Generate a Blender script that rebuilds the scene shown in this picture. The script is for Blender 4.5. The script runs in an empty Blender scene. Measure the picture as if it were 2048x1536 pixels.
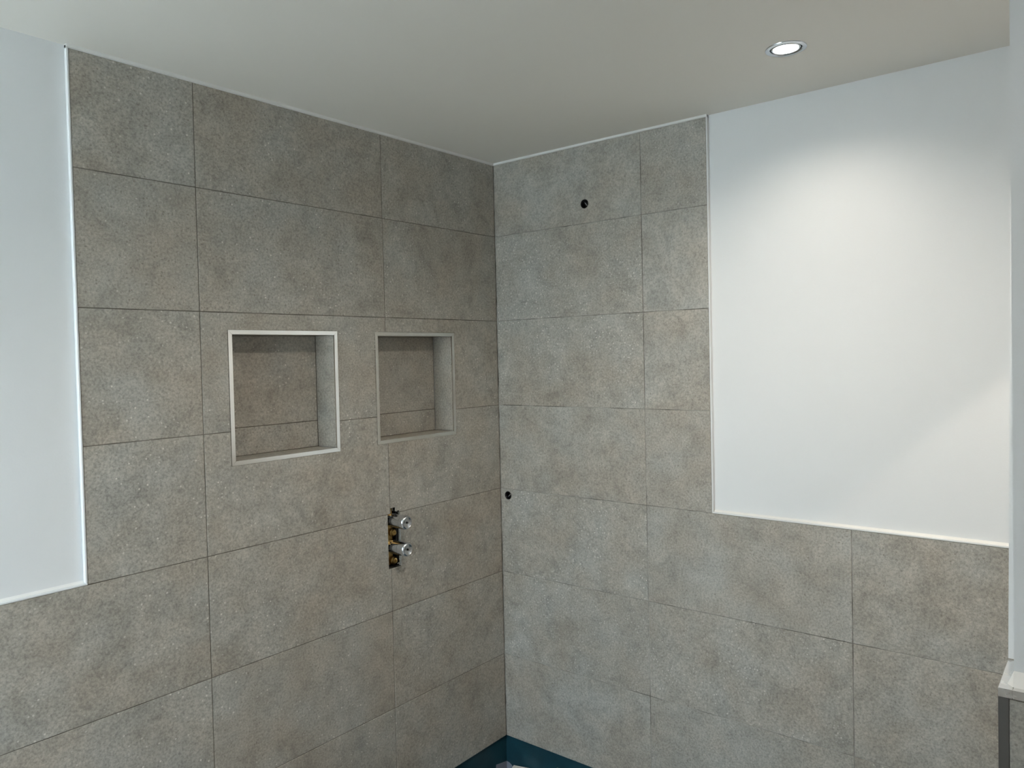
import bpy, bmesh, math, random
from mathutils import Matrix, Vector
random.seed(7)
scene = bpy.context.scene
COL = scene.collection

# ------------------------------------------------------------------ camera
cam_d = bpy.data.cameras.new('camera')
cam_d.sensor_width = 36.0
cam_d.lens = 1521.32 / 2048 * 36.0
cam_d.shift_x = 18.0 / 2048
cam_d.shift_y = -19.0 / 2048
cam_d.clip_start = 0.02
cam = bpy.data.objects.new('camera', cam_d)
COL.objects.link(cam)
_r = Vector((0.632236, -0.774430, -0.023141))
_d = Vector((-0.033468, 0.002541, -0.999437))
_f = Vector((0.774053, 0.632654, -0.024312))
m = Matrix((( _r.x, -_d.x, -_f.x), (_r.y, -_d.y, -_f.y), (_r.z, -_d.z, -_f.z)))
cam.matrix_world = Matrix.Translation((-2.11426, -1.75096, 1.38392)) @ m.to_4x4()
scene.camera = cam

# ------------------------------------------------------------------ world, daylight, exposure
SKY = 18.0
world = bpy.data.worlds.new('overcast_sky')
scene.world = world
world.use_nodes = True
bg = world.node_tree.nodes['Background']
bg.inputs['Color'].default_value = (0.69, 0.86, 1.0, 1)
bg.inputs['Strength'].default_value = SKY

LAMP_W = 10.0            # watts of each ceiling downlight
scene.view_settings.view_transform = 'Standard'
scene.view_settings.look = 'None'
scene.view_settings.gamma = 1.0
scene.view_settings.use_curve_mapping = False
scene.view_settings.exposure = 0.25
scene.cycles.use_light_tree = False
scene.cycles.max_bounces = 5
scene.cycles.diffuse_bounces = 4
scene.cycles.glossy_bounces = 2

WIN = (-0.95, -0.12, 0.75, 1.85)      # window opening in the wall x = XW: y0, y1, z0, z1
XW, YR, ZF, T = -3.20, -3.20, -0.135, 2.073
pd = bpy.data.lights.new('window_portal', 'AREA')
pd.shape = 'RECTANGLE'
pd.size = WIN[3] - WIN[2]
pd.size_y = WIN[1] - WIN[0]
pd.cycles.is_portal = True
po = bpy.data.objects.new('window_portal', pd)
po.location = (XW - 0.02, (WIN[0] + WIN[1]) / 2, (WIN[2] + WIN[3]) / 2)
po.rotation_euler = (0, -math.pi / 2, 0)
COL.objects.link(po)

# ------------------------------------------------------------------ materials
def mat(name, color, rough=0.5, metal=0.0, coat=0.0):
    m = bpy.data.materials.new(name)
    m.use_nodes = True
    b = m.node_tree.nodes['Principled BSDF']
    b.inputs['Base Color'].default_value = (*color, 1)
    b.inputs['Roughness'].default_value = rough
    b.inputs['Metallic'].default_value = metal
    b.inputs['Coat Weight'].default_value = coat
    return m

class NT:
    def __init__(s, m):
        s.t = m.node_tree
        s.b = s.t.nodes['Principled BSDF']
    def n(s, kind, **kw):
        x = s.t.nodes.new(kind)
        for k, v in kw.items():
            setattr(x, k, v)
        return x
    def l(s, a, b):
        s.t.links.new(a, b)
    def coords(s, per_object=True):
        tc = s.n('ShaderNodeTexCoord')
        if not per_object:
            return tc.outputs['Object']
        oi = s.n('ShaderNodeObjectInfo')
        mul = s.n('ShaderNodeVectorMath', operation='MULTIPLY')
        cmb = s.n('ShaderNodeCombineXYZ')
        for i in range(3):
            s.l(oi.outputs['Random'], cmb.inputs[i])
        s.l(cmb.outputs[0], mul.inputs[0])
        mul.inputs[1].default_value = (37.0, 91.0, 59.0)
        add = s.n('ShaderNodeVectorMath', operation='ADD')
        s.l(tc.outputs['Object'], add.inputs[0])
        s.l(mul.outputs[0], add.inputs[1])
        return add.outputs[0]
    def noise(s, co, scale, detail=4, rough=0.55, dist=0.0):
        x = s.n('ShaderNodeTexNoise')
        x.inputs['Scale'].default_value = scale
        x.inputs['Detail'].default_value = detail
        x.inputs['Roughness'].default_value = rough
        x.inputs['Distortion'].default_value = dist
        s.l(co, x.inputs['Vector'])
        return x.outputs['Fac']
    def ramp(s, fac, stops):
        x = s.n('ShaderNodeValToRGB')
        e = x.color_ramp.elements
        while len(e) < len(stops):
            e.new(0.5)
        for i, (p, c) in enumerate(stops):
            e[i].position = p
            e[i].color = (*c, 1) if len(c) == 3 else c
        s.l(fac, x.inputs[0])
        return x.outputs[0]
    def mix(s, fac, a, b, mode='MIX'):
        x = s.n('ShaderNodeMix', data_type='RGBA', blend_type=mode)
        if isinstance(fac, (int, float)):
            x.inputs[0].default_value = fac
        else:
            s.l(fac, x.inputs[0])
        for k, v in ((6, a), (7, b)):
            if isinstance(v, tuple):
                x.inputs[k].default_value = (*v, 1)
            else:
                s.l(v, x.inputs[k])
        return x.outputs[2]
    def bump(s, h, strength, dist):
        x = s.n('ShaderNodeBump')
        x.inputs['Strength'].default_value = strength
        x.inputs['Distance'].default_value = dist
        s.l(h, x.inputs['Height'])
        s.l(x.outputs[0], s.b.inputs['Normal'])

g = lambda v: (v, v, v)
def make_tile_mat():
    m = mat('stone_tile', (0.3, 0.28, 0.25), 0.42)
    t = NT(m)
    co = t.coords()
    hue = t.noise(co, 5.5, 2, 0.6)
    c = t.ramp(hue, [(0.33, (0.412, 0.398, 0.360)), (0.5, (0.398, 0.370, 0.322)), (0.66, (0.388, 0.346, 0.292))])
    cloud = t.noise(co, 13, 5, 0.70, 0.5)
    c = t.mix(1.0, c, t.ramp(cloud, [(0.30, g(0.76)), (0.46, g(0.97)), (0.66, g(1.14))]), 'MULTIPLY')
    grain = t.noise(co, 170, 2, 0.8)
    c = t.mix(1.0, c, t.ramp(grain, [(0.30, g(0.70)), (0.5, g(1.0)), (0.70, g(1.25))]), 'MULTIPLY')
    # small pale shell specks and dark pores
    v = t.n('ShaderNodeTexVoronoi')
    v.inputs['Scale'].default_value = 100
    v.inputs['Randomness'].default_value = 1.0
    t.l(co, v.inputs['Vector'])
    near = t.ramp(v.outputs['Distance'], [(0.15, g(1)), (0.28, g(0))])
    sep = t.n('ShaderNodeSeparateColor')
    t.l(v.outputs['Color'], sep.inputs[0])
    clus = t.ramp(hue, [(0.38, g(1)), (0.60, g(0.25))])
    pick = t.ramp(sep.outputs[0], [(0.77, g(0)), (0.84, g(1))])
    f = t.mix(1.0, t.mix(1.0, near, pick, 'MULTIPLY'), clus, 'MULTIPLY')
    c = t.mix(f, c, (0.74, 0.71, 0.65))
    pick2 = t.ramp(sep.outputs[1], [(0.80, g(0)), (0.88, g(0.6))])
    c = t.mix(t.mix(1.0, near, pick2, 'MULTIPLY'), c, (0.20, 0.175, 0.14))
    t.l(c, t.b.inputs['Base Color'])
    t.b.inputs['Roughness'].default_value = 0.46
    return m

def make_paint(name, color, scale=260, strength=0.10, rough=0.55):
    m = mat(name, color, rough)
    t = NT(m)
    co = t.coords(False)
    h = t.noise(co, scale, 1, 0.6)
    t.bump(h, strength, 0.0012)
    return m

def make_metal(name, color, rough, streak):
    m = mat(name, color, rough, 1.0)
    t = NT(m)
    tc = t.n('ShaderNodeTexCoord')
    mp = t.n('ShaderNodeMapping')
    mp.inputs['Scale'].default_value = streak
    t.l(tc.outputs['Object'], mp.inputs[0])
    h = t.noise(mp.outputs[0], 40, 4, 0.6)
    t.l(t.ramp(h, [(0.3, g(rough - 0.05)), (0.7, g(rough + 0.07))]), t.b.inputs['Roughness'])
    return m

M = {}
M['tile'] = make_tile_mat()
M['wall_paint'] = make_paint('white_wall_paint', (0.83, 0.84, 0.845))
M['ceiling_paint'] = make_paint('white_ceiling_paint', (0.85, 0.815, 0.75), 180, 0.04, 0.6)
gm = mat('grey_brown_grout', (0.12, 0.108, 0.088), 0.85)
_t = NT(gm)
_t.l(_t.ramp(_t.noise(_t.coords(False), 11, 3), [(0.38, (0.085, 0.075, 0.058)), (0.62, (0.23, 0.21, 0.18))]), _t.b.inputs['Base Color'])
M['grout'] = gm
gm2 = gm.copy()  # right-wall joints lightened: lamp-lit tile edges put into the grout colour
gm2.name = 'grey_grout_lit_edges'
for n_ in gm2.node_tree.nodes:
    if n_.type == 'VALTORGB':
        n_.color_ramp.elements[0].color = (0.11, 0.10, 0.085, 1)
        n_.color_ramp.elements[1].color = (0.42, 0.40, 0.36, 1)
M['lit_edge_grout'] = gm2
M['caulk'] = mat('white_silicone', (0.82, 0.81, 0.78), 0.35)
M['trim_white'] = mat('white_trim', (0.84, 0.85, 0.85), 0.22)
M['alu'] = make_metal('brushed_aluminium', (0.80, 0.80, 0.79), 0.24, (1, 1, 1))
M['frame_alu'] = mat('satin_aluminium', (0.86, 0.86, 0.84), 0.17, 1.0)
M['dark_reflection_alu'] = mat('dark_reflection_metal', (0.22, 0.22, 0.22), 0.35, 1.0)  # dark surroundings mirrored by the corner strip, put into its base colour
M['chrome'] = make_metal('dull_chrome', (0.68, 0.71, 0.75), 0.20, (1, 1, 1))
M['brass'] = make_metal('rough_brass', (0.50, 0.33, 0.12), 0.38, (1, 1, 1))
M['black_plastic'] = mat('black_plastic', (0.012, 0.012, 0.012), 0.3)
M['dark_fitting'] = mat('dark_fitting_metal', (0.03, 0.03, 0.032), 0.25, 0.6)
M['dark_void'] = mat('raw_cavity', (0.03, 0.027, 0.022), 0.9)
bm_ = mat('blue_tanking_paint', (0.012, 0.075, 0.105), 0.42)
_t = NT(bm_)
_co = _t.coords(False)
_t.l(_t.ramp(_t.noise(_co, 14, 5), [(0.35, (0.008, 0.042, 0.058)), (0.65, (0.012, 0.060, 0.082))]), _t.b.inputs['Base Color'])
_t.bump(_t.noise(_co, 60, 4), 0.25, 0.002)
M['blue'] = bm_
M['fleece'] = make_paint('grey_fleece', (0.22, 0.24, 0.29), 400, 0.3, 0.9)
M['floor'] = make_paint('pale_floor', (0.43, 0.41, 0.38), 30, 0.1, 0.7)
M['card'] = make_paint('white_card', (0.72, 0.70, 0.66), 90, 0.1, 0.7)
M['yellow'] = mat('yellow_plastic', (0.55, 0.55, 0.14), 0.4)
M['white_plastic'] = mat('white_plastic', (0.75, 0.75, 0.73), 0.35)
lm = mat('lit_lens', (0.9, 0.9, 0.9), 0.3)
_b = lm.node_tree.nodes['Principled BSDF']
_b.inputs['Emission Color'].default_value = (1.0, 0.97, 0.90, 1)
_b.inputs['Emission Strength'].default_value = 14.0
lm.cycles.emission_sampling = 'NONE'      # the beam lamp below each lens does the lighting
M['lens'] = lm

# ------------------------------------------------------------------ helpers
def link(name, me, m, parent=None, loc=(0, 0, 0), label=None):
    o = bpy.data.objects.new(name, me)
    COL.objects.link(o)
    o.location = loc
    if m is not None and len(me.materials) == 0:
        me.materials.append(M[m] if isinstance(m, str) else m)
    if parent is not None:
        o.parent = parent
    if label:
        o['label'] = label
    return o

def bm_mesh(bm, name, smooth=False):
    bmesh.ops.recalc_face_normals(bm, faces=bm.faces)
    me = bpy.data.meshes.new(name)
    bm.to_mesh(me)
    bm.free()
    if smooth:
        for p in me.polygons:
            p.use_smooth = True
    return me

def tag(o, label, cat, group=None):
    o['label'] = label
    o['category'] = cat
    if group:
        o['group'] = group
    return o

def struct(o, label=None):
    o['kind'] = 'structure'
    if label:
        o['label'] = label
    return o

def empty(name, loc, label, cat, group=None):
    o = bpy.data.objects.new(name, None)
    o.empty_display_size = 0.02
    o.location = loc
    COL.objects.link(o)
    return tag(o, label, cat, group)

# plane maps: (a, b, c) -> xyz, c = depth behind the visible face
LEFT = lambda a, b, c: (a, c, b)
RIGHT = lambda a, b, c: (c, a, b)
CEIL = lambda a, b, c: (a, b, c)
SIDE_M = lambda a, b, c: (-c, a, b)      # face looking towards +x

def plate(rect, th, mp, holes=(), circles=(), bevel=0.0, front=0.0, org=(0, 0)):
    """flat slab with rectangular notches / holes and round holes; a, b local to org"""
    a0, a1, b0, b1 = rect
    A, B = {a0, a1}, {b0, b1}
    sq = []
    for (ca, cb, r) in circles:
        s = r * 1.6
        sq.append((ca - s, ca + s, cb - s, cb + s, ca, cb, r))
    for h in list(holes) + [q[:4] for q in sq]:
        for v in h[:2]:
            if a0 < v < a1:
                A.add(v)
        for v in h[2:4]:
            if b0 < v < b1:
                B.add(v)
    A, B = sorted(A), sorted(B)
    bm = bmesh.new()
    vd = {}
    def V(a, b):
        k = (round(a, 5), round(b, 5))
        if k not in vd:
            vd[k] = bm.verts.new(mp(a - org[0], b - org[1], front))
        return vd[k]
    for i in range(len(A) - 1):
        for j in range(len(B) - 1):
            ma, mb = (A[i] + A[i + 1]) / 2, (B[j] + B[j + 1]) / 2
            if any(h[0] < ma < h[1] and h[2] < mb < h[3] for h in holes):
                continue
            if any(q[0] < ma < q[1] and q[2] < mb < q[3] for q in sq):
                continue
            bm.faces.new((V(A[i], B[j]), V(A[i + 1], B[j]), V(A[i + 1], B[j + 1]), V(A[i], B[j + 1])))
    for (s0, s1, t0, t1, ca, cb, r) in sq:
        inside = [a for a in A if s0 - 1e-6 <= a <= s1 + 1e-6], [b for b in B if t0 - 1e-6 <= b <= t1 + 1e-6]
        per = [(a, t0) for a in inside[0]] + [(s1, b) for b in inside[1][1:]] + \
              [(a, t1) for a in inside[0][::-1][1:]] + [(s0, b) for b in inside[1][::-1][1:-1]]
        N = 32
        circ = [(ca + r * math.cos(2 * math.pi * k / N), cb + r * math.sin(2 * math.pi * k / N)) for k in range(N)]
        cv = [V(*p) for p in circ]
        pa = [math.atan2(b - cb, a - ca) % (2 * math.pi) for a, b in per]
        order = sorted(range(len(per)), key=lambda k: pa[k])
        pv = [V(*per[k]) for k in order]
        pa = [pa[k] for k in order]
        n = len(pv)
        near = [min(range(N), key=lambda q: abs(((2 * math.pi * q / N - x + math.pi) % (2 * math.pi)) - math.pi)) for x in pa]
        for k in range(n):
            k2 = (k + 1) % n
            i0, i1 = near[k], near[k2]
            if i1 < i0 or (k2 == 0 and i1 <= i0):
                i1 += N
            arc = [cv[q % N] for q in range(i0, i1 + 1)]
            bm.faces.new([pv[k], pv[k2]] + arc[::-1])
    fv = list(bm.verts)
    ext = bmesh.ops.extrude_face_region(bm, geom=list(bm.faces))
    nv = [e for e in ext['geom'] if isinstance(e, bmesh.types.BMVert)]
    dv = Vector(mp(0, 0, 1)) - Vector(mp(0, 0, 0))
    # the original faces stay as the back: shift them, the extruded copy is the front
    fs = set(nv)
    for v in fv:
        v.co += dv * th
    bmesh.ops.recalc_face_normals(bm, faces=bm.faces)
    if bevel:
        ed = []
        for e in bm.edges:
            if e.verts[0] in fs and e.verts[1] in fs and len(e.link_faces) == 2:
                n0, n1 = e.link_faces[0].normal, e.link_faces[1].normal
                if abs(n0.dot(n1)) < 0.5:
                    ed.append(e)
        bmesh.ops.bevel(bm, geom=ed, offset=bevel, segments=1, affect='EDGES', clamp_overlap=True)
    return bm_mesh(bm, 'plate')

def box_bm(bm, lo, hi, bevel=0.0):
    r = bmesh.ops.create_cube(bm, size=1.0)
    vs = r['verts']
    for v in vs:
        v.co = Vector(((lo[i] + hi[i]) / 2 + v.co[i] * (hi[i] - lo[i]) for i in range(3)))
    if bevel:
        es = {e for v in vs for e in v.link_edges}
        bmesh.ops.bevel(bm, geom=list(es), offset=bevel, segments=2, affect='EDGES', clamp_overlap=True)

def box(name, lo, hi, m, parent=None, bevel=0.0, label=None):
    bm = bmesh.new()
    box_bm(bm, lo, hi, bevel)
    return link(name, bm_mesh(bm, name), m, parent, label=label)

def prism(name, pts, d0, d1, mp, m, parent=None, label=None, bevel=0.0):
    """polygon pts (a, b) in a plane map extruded from depth d0 to d1"""
    bm = bmesh.new()
    f = bm.faces.new([bm.verts.new(mp(a, b, d0)) for a, b in pts])
    e = bmesh.ops.extrude_face_region(bm, geom=[f])
    dv = (Vector(mp(0, 0, 1)) - Vector(mp(0, 0, 0))) * (d1 - d0)
    for v in e['geom']:
        if isinstance(v, bmesh.types.BMVert):
            v.co += dv
    bmesh.ops.recalc_face_normals(bm, faces=bm.faces)
    if bevel:
        bmesh.ops.bevel(bm, geom=list(bm.edges), offset=bevel, segments=1, affect='EDGES', clamp_overlap=True)
    return link(name, bm_mesh(bm, name), m, parent, label=label)

def lathe(name, prof, m, parent=None, n=40, axis='Z', loc=(0, 0, 0), label=None, closed=False):
    """profile of (r, h) revolved; axis 'Y' points the height along -y, 'X' along -x"""
    bm = bmesh.new()
    rings = []
    for r, h in prof:
        ring = []
        if r < 1e-6:
            p = (0, 0, h)
            ring = [p] * n
        else:
            ring = [(r * math.cos(2 * math.pi * k / n), r * math.sin(2 * math.pi * k / n), h) for k in range(n)]
        rings.append(ring)
    def ax(p):
        x, y, z = p
        if axis == 'Y':
            return (x, -z, y)
        if axis == 'X':
            return (-z, x, y)
        return (x, y, z)
    vr = []
    for (r, h), ring in zip(prof, rings):
        if r < 1e-6:
            v = bm.verts.new(ax(ring[0]))
            vr.append([v] * n)
        else:
            vr.append([bm.verts.new(ax(p)) for p in ring])
    seq = list(range(len(prof))) + ([0] if closed else [])
    for i, j in zip(seq, seq[1:]):
        for k in range(n):
            q = [vr[i][k], vr[i][(k + 1) % n], vr[j][(k + 1) % n], vr[j][k]]
            u = []
            for v in q:
                if v not in u:
                    u.append(v)
            if len(u) > 2:
                bm.faces.new(u)
    me = bm_mesh(bm, name, True)
    me.set_sharp_from_angle(angle=math.radians(35))
    return link(name, me, m, parent, loc, label)

# ------------------------------------------------------------------ measured layout (metres)
TH = 0.010                              # tile build-up in front of the plaster
GJ = 0.0020                             # joint
ZR = [0.0, 0.302, 0.604, 0.906, 1.208, 1.510, 1.812, 2.066]
PLX, PRY = -1.4185, -0.8075             # where full-height tiling meets the two plaster panels
ZP = 0.906
LX = [-3.194, -2.944, -2.342, -1.740, -1.138, -0.536, -0.0015]
RY = [-3.194, -3.003, -2.401, -1.799, -1.194, -0.5915, -0.0015]
NICHES = [(-1.0655, -0.7205, 1.1200, 1.4665), (-0.5795, -0.2290, 1.1235, 1.4655)]
ND = 0.087
VALVE = [(-0.5465, -0.4950, 0.7370, 0.9055), (-0.5345, -0.5155, 0.9055, 0.9235), (-0.5155, -0.4985, 0.9055, 0.9115)]
OUT1, OUT2 = (-0.3835, 1.8755, 0.0150), (-0.0335, 0.8825, 0.0150)
LAMP = (-0.3300, -1.1520)
LAMP_B = [(-0.33, -2.22), (-0.90, -1.12), (-1.70, -2.30)]

# ------------------------------------------------------------------ room shell
WT = 0.12
cut_l = [tuple((h[0] + 0.001, h[1] - 0.001, h[2] + 0.001, h[3] - 0.001)) for h in NICHES] + VALVE
wall_left = struct(link('wall_left', plate((XW - WT, 0.0 + TH + WT, ZF - 0.1, T + 0.1), WT, LEFT, cut_l, front=TH), 'wall_paint'),
                   'white painted wall with tiling, niches and the valve slot')
wall_right = struct(link('wall_right', plate((YR - WT, TH, ZF - 0.1, T + 0.1), WT, RIGHT, (), [OUT1, OUT2], front=TH), 'wall_paint'),
                    'white painted wall with tiling behind the partition')
wall_back = struct(link('wall_back', plate((YR - WT, 0.0, ZF - 0.1, T + 0.1), WT, SIDE_M, [WIN], front=-XW), 'wall_paint'))
wall_rear = struct(box('wall_rear', (XW, YR - WT, ZF - 0.1), (0.0, YR, T + 0.1), 'wall_paint'))
floor = struct(box('floor', (XW, YR, ZF - 0.1), (TH, TH, ZF), 'floor'))
lamp_holes = [(LAMP[0], LAMP[1], 0.0385)] + [(x, y, 0.0385) for x, y in LAMP_B]
ceiling = struct(link('ceiling', plate((XW, TH, YR, TH), 0.09, CEIL, (), lamp_holes, front=T), 'ceiling_paint'),
                 'smooth white ceiling with a lit downlight')

# added unseen block keeping window light off the partition, and the ground outside
struct(box('wall_light_blocker', (XW + 0.001, YR, ZF), (-2.50, -0.80, T), 'wall_paint'))
struct(box('ground', (XW - 30, -25, -3.2), (XW - WT - 0.3, 25, -3.0), 'floor'))
struct(box('wall_sky_blocker', (XW - 5.2, -12, -3.0), (XW - 5.0, 12, 2.50), 'ceiling_paint'), 'added pale wall blocking the low sky outside')  # unseen wall added outside to send the daylight lower into the room
# window frame in the daylight opening
y0, y1, z0, z1 = WIN
win = struct(box('window_1', (XW - 0.09, y0, z0), (XW - 0.03, y0 + 0.05, z1), 'white_plastic'))
for k, (lo, hi) in enumerate((((XW - 0.09, y1 - 0.05, z0), (XW - 0.03, y1, z1)), ((XW - 0.09, y0 + 0.05, z0), (XW - 0.03, y1 - 0.05, z0 + 0.05)),
                              ((XW - 0.09, y0 + 0.05, z1 - 0.05), (XW - 0.03, y1 - 0.05, z1)))):
    box('window_frame', lo, hi, 'white_plastic', win)

# ------------------------------------------------------------------ tiling
mesh_cache = {}
def tiles(parent, acols, brows, mp, holes=(), circles=(), clip=None, depth=TH - 0.0005, jitter=0.0003):
    for i in range(len(acols) - 1):
        for j in range(len(brows) - 1):
            a0, a1 = acols[i] + GJ / 2, acols[i + 1] - GJ / 2
            b0, b1 = brows[j] + GJ / 2, brows[j + 1] - GJ / 2
            if clip:
                c = clip(a0, a1, b0, b1)
                if c is None:
                    continue
                a0, a1, b0, b1 = c
            hs = [h for h in holes if h[0] < a1 and h[1] > a0 and h[2] < b1 and h[3] > b0]
            cs = [c for c in circles if a0 < c[0] < a1 and b0 < c[1] < b1]
            key = (round(a1 - a0, 4), round(b1 - b0, 4), mp)
            if not hs and not cs and key in mesh_cache:
                me = mesh_cache[key]
            else:
                me = plate((a0, a1, b0, b1), depth, mp, hs, cs, bevel=0.0006, org=(a0, b0))
                if not hs and not cs:
                    mesh_cache[key] = me
            link('tile', me, 'tile', parent, mp(a0, b0, random.uniform(-jitter, jitter)))

def clip_left(a0, a1, b0, b1):
    if b0 > ZP:
        a0 = max(a0, PLX + 0.001)
        return None if a1 - a0 < 0.01 else (a0, a1, b0, b1)
    return a0, a1, b0, b1

def clip_right(a0, a1, b0, b1):
    if b0 > ZP:
        a0 = max(a0, PRY + 0.001)
        return None if a1 - a0 < 0.01 else (a0, a1, b0, b1)
    return a0, a1, b0, b1

tiles(wall_left, LX, ZR, LEFT, NICHES + VALVE, (), clip_left)
tiles(wall_right, RY, ZR, RIGHT, (), [OUT1, OUT2], clip_right)

GB = 0.0013    # grout lies this far behind the tile faces
PANEL_L = (XW, PLX, ZP, T + 0.1)
PANEL_R = (YR, PRY, ZP, T + 0.1)
link('grout', plate((LX[0], 0.004, 0.001, 2.0655), TH - GB - 0.0002, LEFT, [PANEL_L] + NICHES + VALVE, front=GB), 'grout', wall_left)
link('grout', plate((RY[0], 0.004, 0.001, 2.0655), TH - GB - 0.0002, RIGHT, [PANEL_R], [OUT1, OUT2], front=GB), 'lit_edge_grout', wall_right)

# blue waterproofing below the lowest tile row
link('tanking_membrane', plate((XW + 0.002, 0.0085, ZF, 0.0), 0.0012, LEFT, front=TH - 0.0015), 'blue', wall_left, label='dark blue waterproof coating below the tiles')
link('tanking_membrane', plate((YR + 0.002, 0.0085, ZF, 0.0), 0.0012, RIGHT, front=TH - 0.0015), 'blue', wall_right, label='dark blue waterproof coating below the tiles')
box('tanking_membrane', (-0.86, -1.55, ZF), (0.0085, 0.0085, ZF + 0.0015), 'blue', floor, label='dark blue waterproof coating on the shower floor')

# edge trims where tiling meets plaster: L strips, lip flush with the tiles
def edge_trim(n, mp, vertical, p, q0, q1, label):
    w = 0.0045
    if vertical:
        pts = [(p - w, q0), (p, q0), (p, q1), (p - w, q1)]
    else:
        pts = [(q0, p), (q1, p), (q1, p + w), (q0, p + w)]
    return struct(prism('trim_%d' % n, pts, -0.0008, TH - 0.0003, mp, 'trim_white', label=label, bevel=0.0008))
edge_trim(1, LEFT, True, PLX, ZP + 0.0046, T - 0.001, 'white upright edge trim of the left plaster panel')
edge_trim(2, LEFT, False, ZP, XW + 0.01, PLX - 0.0001, 'white level edge trim under the left plaster panel')
edge_trim(3, RIGHT, True, PRY, ZP + 0.0046, T - 0.001, 'white upright edge trim of the right plaster panel')
edge_trim(4, RIGHT, False, ZP, YR + 0.01, PRY - 0.0001, 'white level edge trim under the right plaster panel')

# thin sealant fillets behind the trims and along the ceiling
def bead(name, mp, pts3, parent, m='caulk'):
    bm = bmesh.new()
    sec = [[bm.verts.new(mp(*p)) for p in s] for s in pts3]
    n = len(sec[0])
    for k in range(n):
        bm.faces.new((sec[0][k], sec[0][(k + 1) % n], sec[1][(k + 1) % n], sec[1][k]))
    bm.faces.new(sec[0])
    bm.faces.new(sec[1])
    return link(name, bm_mesh(bm, name), m, parent)

o = bead('trim_5', LEFT, [[(PLX - 0.0045, 2.0655, 0.0002), (PLX - 0.0045, 2.0655, 0.0095), (PLX - 0.0045, T, 0.0095), (PLX - 0.0045, T, -0.0050), (PLX - 0.0045, 2.0670, -0.0040)],
                          [(0.0, 2.0655, 0.0002), (0.0, 2.0655, 0.0095), (0.0, T, 0.0095), (0.0, T, -0.0050), (0.0, 2.0670, -0.0040)]], None)
struct(o, 'white sealant line between left tiles and ceiling')
o = bead('trim_6', RIGHT, [[(PRY - 0.0045, 2.0655, 0.0002), (PRY - 0.0045, 2.0655, 0.0095), (PRY - 0.0045, T, 0.0095), (PRY - 0.0045, T, -0.0050), (PRY - 0.0045, 2.0670, -0.0040)],
                           [(0.0, 2.0655, 0.0002), (0.0, 2.0655, 0.0095), (0.0, T, 0.0095), (0.0, T, -0.0050), (0.0, 2.0670, -0.0040)]], None)
struct(o, 'white sealant line between right tiles and ceiling')
# plaster fillets inside the panels
bead('sealant', LEFT, [[(XW + 0.01, ZP + 0.0046, 0.0100), (XW + 0.01, ZP + 0.0046, 0.004), (XW + 0.01, ZP + 0.0100, 0.0100)],
                       [(PLX - 0.005, ZP + 0.0046, 0.0100), (PLX - 0.005, ZP + 0.0046, 0.004), (PLX - 0.005, ZP + 0.0100, 0.0100)]], wall_left)
bead('sealant', RIGHT, [[(YR + 0.01, ZP + 0.0046, 0.0100), (YR + 0.01, ZP + 0.0046, 0.004), (YR + 0.01, ZP + 0.0100, 0.0100)],
                        [(PRY - 0.005, ZP + 0.0046, 0.0100), (PRY - 0.005, ZP + 0.0046, 0.004), (PRY - 0.005, ZP + 0.0100, 0.0100)]], wall_right)

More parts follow.
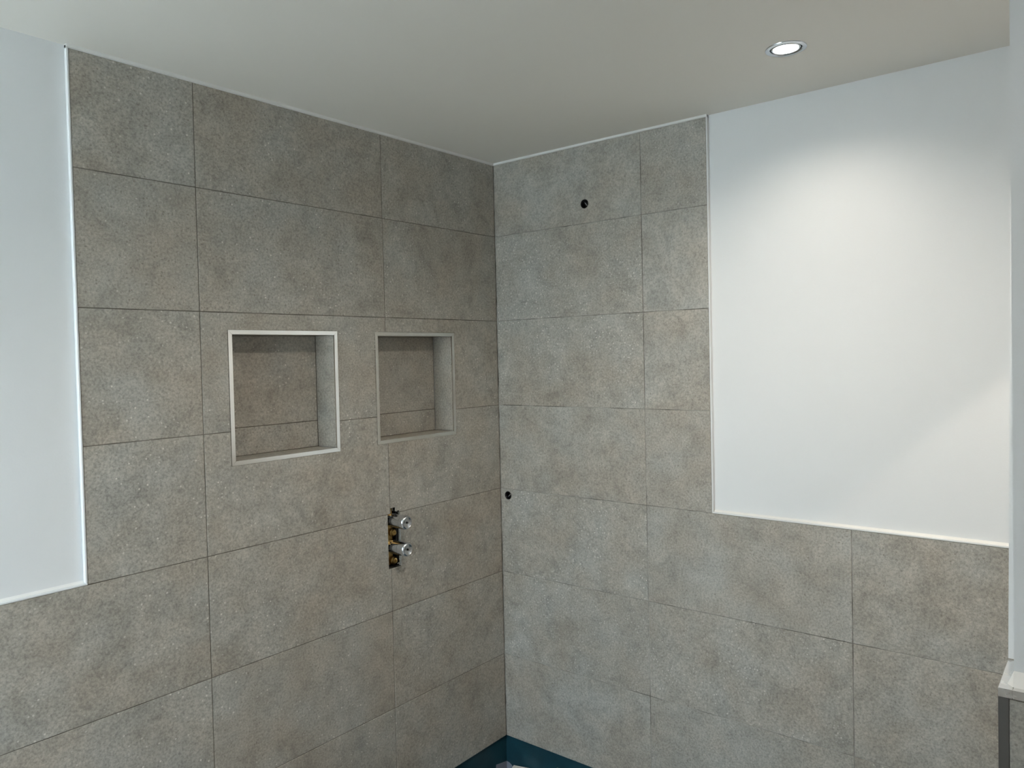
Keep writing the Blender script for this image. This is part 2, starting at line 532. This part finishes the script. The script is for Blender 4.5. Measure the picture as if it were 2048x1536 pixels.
# ------------------------------------------------------------------ niches
def niche(rect, label):
    a0, a1, b0, b1 = rect
    e = empty('wall_niche', ((a0 + a1) / 2, 0.0, b0), label, 'niche')
    off = Vector(e.location)
    def put(name, me_o):
        me_o.parent = e
        me_o.location = Vector(me_o.location) - off
        return me_o
    w = 0.0115
    e0 = 0.0006
    # mitred square-edge frame: four strips
    O = [(a0, b0), (a1, b0), (a1, b1), (a0, b1)]
    I = [(a0 + w, b0 + w), (a1 - w, b0 + w), (a1 - w, b1 - w), (a0 + w, b1 - w)]
    for k in range(4):
        k2 = (k + 1) % 4
        P = [Vector(O[k]), Vector(O[k2]), Vector(I[k2]), Vector(I[k])]
        d = (P[1] - P[0]).normalized() * 0.0003
        nrm = (P[3] - P[0]); inn = (nrm - nrm.dot(d.normalized()) * d.normalized()).normalized()
        P = [P[0] + d * 2 + inn * e0, P[1] - d * 2 + inn * e0, P[2] - d, P[3] + d]
        put('frame_strip', prism('frame_strip', [tuple(p) for p in P], -0.0012, 0.0030, LEFT, 'frame_alu'))
    # lining tiles: two on the back, one on each side, top and base
    la, ra, bb, tb = a0 + w, a1 - w, b0 + w, b1 - w
    zj = 1.2075
    def tile_plate(r, front, th, mp):
        o = link('tile', plate((r[0], r[1], r[2], r[3]), th, mp, bevel=0.0005, front=front, org=(r[0], r[2])), 'tile')
        o.location = mp(r[0], r[2], 0)
        return o
    put('tile', tile_plate((la + 0.0005, ra - 0.0005, bb + 0.001, zj - 0.001), ND, 0.009, LEFT))
    put('tile', tile_plate((la + 0.0005, ra - 0.0005, zj + 0.001, tb - 0.001), ND, 0.009, LEFT))
    R2 = lambda a, b, c: (c, a, b)
    L2 = lambda a, b, c: (-c, a, b)
    o = link('tile', plate((0.0035, ND - 0.001, bb + 0.001, tb - 0.001), 0.009, R2, bevel=0.0003, org=(0.0035, bb)), 'tile')
    o.location = (ra, 0.0035, bb); put('tile', o)
    o = link('tile', plate((0.0035, ND - 0.001, bb + 0.001, tb - 0.001), 0.009, L2, bevel=0.0003, org=(0.0035, bb)), 'tile')
    o.location = (la, 0.0035, bb); put('tile', o)
    UP = lambda a, b, c: (a, b, c)
    DN = lambda a, b, c: (a, b, -c)
    o = link('tile', plate((la, ra, 0.0035, ND + 0.008), 0.009, UP, bevel=0.0003, org=(la, 0.0035)), 'tile')
    o.location = (la, 0.0035, tb); put('tile', o)
    o = link('tile', plate((la, ra, 0.0035, ND + 0.008), 0.009, DN, bevel=0.0003, org=(la, 0.0035)), 'tile')
    o.location = (la, 0.0035, bb); put('tile', o)
    # grout bed behind the linings
    put('grout', box('grout', (la + 0.0002, ND + 0.002, bb - 0.003), (ra - 0.0002, ND + 0.0085, tb + 0.003), 'grout'))
    put('back_board', box('back_board', (la - 0.009, ND + 0.0092, bb - 0.009), (ra + 0.009, ND + 0.03, tb + 0.009), 'grout'))
    return e
niche(NICHES[0], 'square tiled wall niche with bright metal frame, farther from the corner')
niche(NICHES[1], 'square tiled wall niche with greyer metal frame, nearer the corner')

# ------------------------------------------------------------------ shower valve in its slot
vx = -0.5205
valve = empty('shower_valve', (vx, 0.0, 0.737), 'bare brass shower valve with two chrome spindles in a wall slot', 'shower valve')
vo = Vector(valve.location)
def vput(o, p=None):
    o.parent = p or valve
    if p is None:
        o.location = Vector(o.location) - vo
    return o
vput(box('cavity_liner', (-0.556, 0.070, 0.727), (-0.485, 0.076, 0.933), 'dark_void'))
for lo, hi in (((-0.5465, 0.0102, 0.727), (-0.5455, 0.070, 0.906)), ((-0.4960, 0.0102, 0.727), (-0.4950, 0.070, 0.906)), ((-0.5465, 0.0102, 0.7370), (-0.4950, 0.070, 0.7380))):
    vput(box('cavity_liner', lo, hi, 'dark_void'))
# brass casting
bm = bmesh.new()
box_bm(bm, (-0.5440, 0.022, 0.741), (-0.5065, 0.066, 0.900), 0.004)
body = vput(link('valve_body', bm_mesh(bm, 'valve_body'), 'brass'))
# upright tab at the top with a screw hole
tabm = plate((-0.5335, -0.5170, 0.896, 0.9225), 0.003, LEFT, (), [(-0.5255, 0.9145, 0.0022)], bevel=0.0004, front=0.014)
vput(link('mounting_tab', tabm, 'brass'))
vput(box('mounting_bracket', (-0.5040, 0.012, 0.741), (-0.4970, 0.015, 0.905), 'black_plastic', bevel=0.0008))
vput(prism('wire_clip', [(-0.5075, 0.7445), (-0.4985, 0.7445), (-0.4965, 0.7475), (-0.4965, 0.776), (-0.4990, 0.776), (-0.4990, 0.7475), (-0.5075, 0.7470)], 0.004, 0.006, LEFT, 'alu'))
def cartridge(z, split):
    x, y = -0.5185, 0.022
    rs = 0.0212
    prof = [(0.0, 0.0), (rs - 0.002, 0.0), (rs - 0.002, 0.008), (rs, 0.009), (rs, 0.048)]
    if split:
        prof += [(rs - 0.0012, 0.0485), (rs - 0.0012, 0.0498), (rs + 0.0008, 0.0505), (rs + 0.0008, 0.072)]
    else:
        prof += [(rs, 0.060), (rs - 0.0008, 0.0605), (rs - 0.0008, 0.0615), (rs + 0.0008, 0.062), (rs + 0.0008, 0.072)]
    R = rs + 0.0008
    prof += [(R - 0.001, 0.0765), (R - 0.004, 0.0795), (R - 0.0055, 0.0800), (R - 0.0065, 0.0790), (0.0045, 0.0770), (0.0, 0.0770)]
    c = vput(lathe('spindle_sleeve', prof, 'chrome', None, 48, 'Y', (x, y, z)))
    s = lathe('spindle_screw', [(0.0, 0.0772), (0.0032, 0.0772), (0.0032, 0.0790), (0.0016, 0.0796), (0.0016, 0.0786), (0.0, 0.0786)], 'dark_fitting', c, 20, 'Y')
    # knurled collar inside the slot
    bm = bmesh.new()
    n = 36
    ring = []
    for k in range(n):
        r = rs + (0.0006 if k % 2 else -0.0004)
        t = 2 * math.pi * k / n
        ring.append((r * math.cos(t), r * math.sin(t)))
    lo = [bm.verts.new((a, -0.010, b)) for a, b in ring]
    hi = [bm.verts.new((a, -0.020, b)) for a, b in ring]
    bm.faces.new(lo); bm.faces.new(hi)
    for k in range(n):
        bm.faces.new((lo[k], lo[(k + 1) % n], hi[(k + 1) % n], hi[k]))
    link('knurled_ring', bm_mesh(bm, 'knurled_ring'), 'chrome', c)
    return c
cartridge(0.8825, False)
cartridge(0.8000, True)
def check_screw(x, z):
    c = vput(lathe('check_valve', [(0.0, 0.0), (0.0125, 0.0), (0.0125, 0.010), (0.0095, 0.013), (0.0085, 0.016), (0.0050, 0.018), (0.0050, 0.020), (0.0, 0.020)],
                   'brass', None, 32, 'Y', (x, 0.024, z)))
    lathe('slotted_screw', [(0.0, 0.0200), (0.0034, 0.0200), (0.0034, 0.0220), (0.0018, 0.0225), (0.0, 0.0215)], 'brass', c, 20, 'Y')
check_screw(-0.5140, 0.8425)
check_screw(-0.5125, 0.7545)

# ------------------------------------------------------------------ pipe outlets on the right wall
def outlet(c, ang, label):
    e = empty('pipe_outlet', (0.0, c[0], c[1]), label, 'pipe outlet', None)
    lathe('socket', [(0.0146, 0.0005), (0.0146, -0.035), (0.0105, -0.035), (0.0105, -0.004), (0.0122, -0.0005), (0.0140, 0.0012)], 'dark_fitting', e, 40, 'X', closed=True)
    lathe('inner_seat', [(0.0, -0.022), (0.0040, -0.022), (0.0040, -0.012), (0.0062, -0.012), (0.0062, -0.020), (0.0104, -0.020), (0.0104, -0.030), (0.0, -0.030)], 'dark_fitting', e, 32, 'X', closed=False)
    o = box('plug_bar', (0.010, -0.0090, -0.0012), (0.013, 0.0090, 0.0012), 'chrome', e, 0.0004)
    o.rotation_euler = (ang, 0, 0)
    return e
outlet(OUT1, 0.9, 'dark round pipe outlet high on the right tiled wall')
outlet(OUT2, -0.7, 'dark round pipe outlet low beside the tiled corner')

# ------------------------------------------------------------------ downlights
def downlight(x, y, label, size=150, blend=0.7, power=1.0):
    e = empty('downlight', (x, y, T), label, 'downlight', None)
    lathe('bezel', [(0.0455, 0.0), (0.0450, -0.0016), (0.0420, -0.0030), (0.0365, -0.0026), (0.0345, -0.0008), (0.0340, 0.012), (0.0375, 0.012), (0.0375, 0.0)], 'chrome', e, 56, closed=True)
    gimbal = lathe('gimbal_ring', [(0.0322, -0.0005), (0.0300, -0.0022), (0.0282, -0.0012), (0.0278, 0.010), (0.0318, 0.010)], 'chrome', e, 48, closed=True)
    gimbal.rotation_euler = (0.0, 0.0, 0.0)
    lathe('lens', [(0.0, -0.0020), (0.015, -0.0016), (0.0270, 0.0), (0.0270, 0.004), (0.0, 0.004)], 'lens', e, 40)
    lathe('housing', [(0.0384, 0.002), (0.0384, 0.06), (0.0, 0.06), (0.0, 0.058), (0.0378, 0.058), (0.0378, 0.002)], 'black_plastic', e, 40, closed=False)
    for s in (0, 1):
        p = box('pivot', (-0.0050, 0.0295, -0.0005), (0.0050, 0.0352, 0.006), 'black_plastic', e, 0.0004)
        p.rotation_euler = (0, 0, s * math.pi - 2.46)
    sp = bpy.data.lights.new('downlight_beam', 'SPOT')
    sp.energy = LAMP_W * power
    sp.color = (1.0, 0.91, 0.78)
    sp.spot_size = math.radians(size)
    sp.spot_blend = blend
    sp.shadow_soft_size = 0.02
    so = bpy.data.objects.new('downlight_beam', sp)
    so.location = (0, 0, -0.025)
    so.parent = e
    COL.objects.link(so)
    return e
downlight(LAMP[0], LAMP[1], 'lit round chrome downlight in the ceiling above the right plaster panel', power=0.42)
for k, (x, y) in enumerate(LAMP_B):
    downlight(x, y, ['lit round chrome downlight hidden beyond the partition', 'lit round chrome downlight above the middle of the room',
                     'lit round chrome downlight at the far end of the room'][k], *((93, 0.06, 2.1), (158, 0.75, 2.05), (150, 0.7, 0.8))[k])

# ------------------------------------------------------------------ partition at the right edge
PX0, PX1 = -0.8495, -0.7290
wp = struct(box('wall_partition', (PX0, YR, ZF), (PX1, -1.630, T), 'wall_paint'), 'white partition wall edge with a tiled lower half')
FRONT = lambda a, b, c: (-0.871 + c, a, b)
for j in range(3):
    for (c0, c1) in ((-2.227, -1.6265), (-2.829, -2.229)):
        link('tile', plate((c0, c1, ZR[j] + 0.001, (ZR[j + 1] if j < 2 else 0.8935) - 0.001), 0.010, FRONT, bevel=0.0006, org=(c0, ZR[j])), 'tile', wp, (0, c0, ZR[j]))
ENDM = lambda a, b, c: (a, -1.6135 - c, b)
for j in range(3):
    link('tile', plate((-0.8585, -0.7490, ZR[j] + 0.001, (ZR[j + 1] if j < 2 else 0.8935) - 0.001), 0.010, ENDM, bevel=0.0006, org=(-0.8585, ZR[j])), 'tile', wp, (-0.8585, 0, ZR[j]))
box('grout', (-0.868, -2.829, ZF), (PX0, -1.6165, 0.893), 'grout', wp)
box('grout', (-0.868, -1.630, ZF), (-0.7495, -1.6165, 0.893), 'grout', wp)
box('corner_strip', (-0.8712, -1.6260, ZF), (-0.8590, -1.6132, 0.8937), 'dark_reflection_alu', wp, 0.0006, label='brushed metal corner strip')
box('cap_strip', (-0.8712, -2.829, 0.8938), (PX0, -1.6302, 0.9060), 'alu', wp, 0.0006, label='brushed metal cap strip')
box('cap_strip', (-0.8712, -1.6300, 0.8938), (-0.7490, -1.6132, 0.9060), 'alu', wp, 0.0006, label='brushed metal cap strip')
# sealant at the foot of the plaster
bead('sealant', lambda a, b, c: (a, b, c), [[(PX0, -1.630, 0.906), (PX0 - 0.010, -1.630, 0.906), (PX0, -1.630, 0.926)],
                                           [(PX0, -2.82, 0.906), (PX0 - 0.004, -2.82, 0.906), (PX0, -2.82, 0.911)]], wp)
bead('sealant', lambda a, b, c: (a, b, c), [[(PX0 - 0.010, -1.630, 0.906), (PX0, -1.630, 0.926), (PX0, -1.622, 0.906)],
                                           [(-0.75, -1.630, 0.906), (-0.75, -1.630, 0.909), (-0.75, -1.627, 0.906)]], wp)
# slightly leaning upright lining strip at the back edge of the partition
bm = bmesh.new()
zs = [(0.9075, -1.6132), (1.775, -1.6218)]
vs = []
for z, y in zs:
    vs.append([bm.verts.new(p) for p in ((-0.749, -1.630, z), (-0.749, y, z), (PX1, y, z), (PX1, -1.630, z))])
for k in range(4):
    bm.faces.new((vs[0][k], vs[0][(k + 1) % 4], vs[1][(k + 1) % 4], vs[1][k]))
bm.faces.new(vs[0]); bm.faces.new(vs[1])
link('lining_strip', bm_mesh(bm, 'lining_strip'), 'wall_paint', wp)

# ------------------------------------------------------------------ things on the shower floor, bottom edge of the picture
e = empty('sealing_corner', (0.0, 0.0, ZF + 0.0015), 'grey fleece sealing corner glued into the blue shower corner', 'sealing corner')
so = Vector(e.location)
def cput(o):
    o.parent = e
    o.location = Vector(o.location) - so
zc = -0.1015
cput(prism('wall_flap', [(0.0072, ZF + 0.003), (0.0072, zc), (-0.030, zc + 0.0070), (-0.052, zc + 0.0120), (-0.060, ZF + 0.003)], TH - 0.0028, TH - 0.0016, LEFT, 'fleece'))
pts = [(0.0072, ZF + 0.003), (0.0072, zc)] + [(0.0072 - 0.034 * math.sin(t), ZF + 0.003 + (zc - ZF - 0.003) * math.cos(t)) for t in (0.3, 0.6, 0.9, 1.2, 1.5)]
cput(prism('wall_flap', pts, TH - 0.0028, TH - 0.0016, RIGHT, 'fleece'))
cput(box('floor_flap', (-0.050, -0.034, ZF + 0.0016), (0.0070, 0.0070, ZF + 0.0026), 'fleece'))

def carton():
    e = empty('carton', (-0.007, -0.070, ZF + 0.0015), 'small white carton on the shower floor below the blue band', 'carton')
    box('box_body', (-0.042, -0.035, 0.0), (0.0, 0.029, 0.0420), 'card', e, 0.0008)
    box('lid_flap', (-0.043, -0.035, 0.0422), (0.0, 0.028, 0.0434), 'card', e, 0.0003)
    e.rotation_euler = (0.0, 0.0, 0.311)
    return e
carton()
b = empty('sealant_bottle', (-0.050, -0.262, ZF + 0.0015), 'small bottle with a yellow-green cap beside the white carton', 'bottle')
lathe('bottle_body', [(0.0, 0.0), (0.017, 0.0), (0.018, 0.002), (0.018, 0.070), (0.013, 0.082), (0.007, 0.086), (0.007, 0.090), (0.0, 0.090)], 'white_plastic', b, 32)
lathe('bottle_cap', [(0.0085, 0.0862), (0.0085, 0.098), (0.0060, 0.112), (0.0045, 0.118), (0.0, 0.1195)], 'yellow', b, 24)
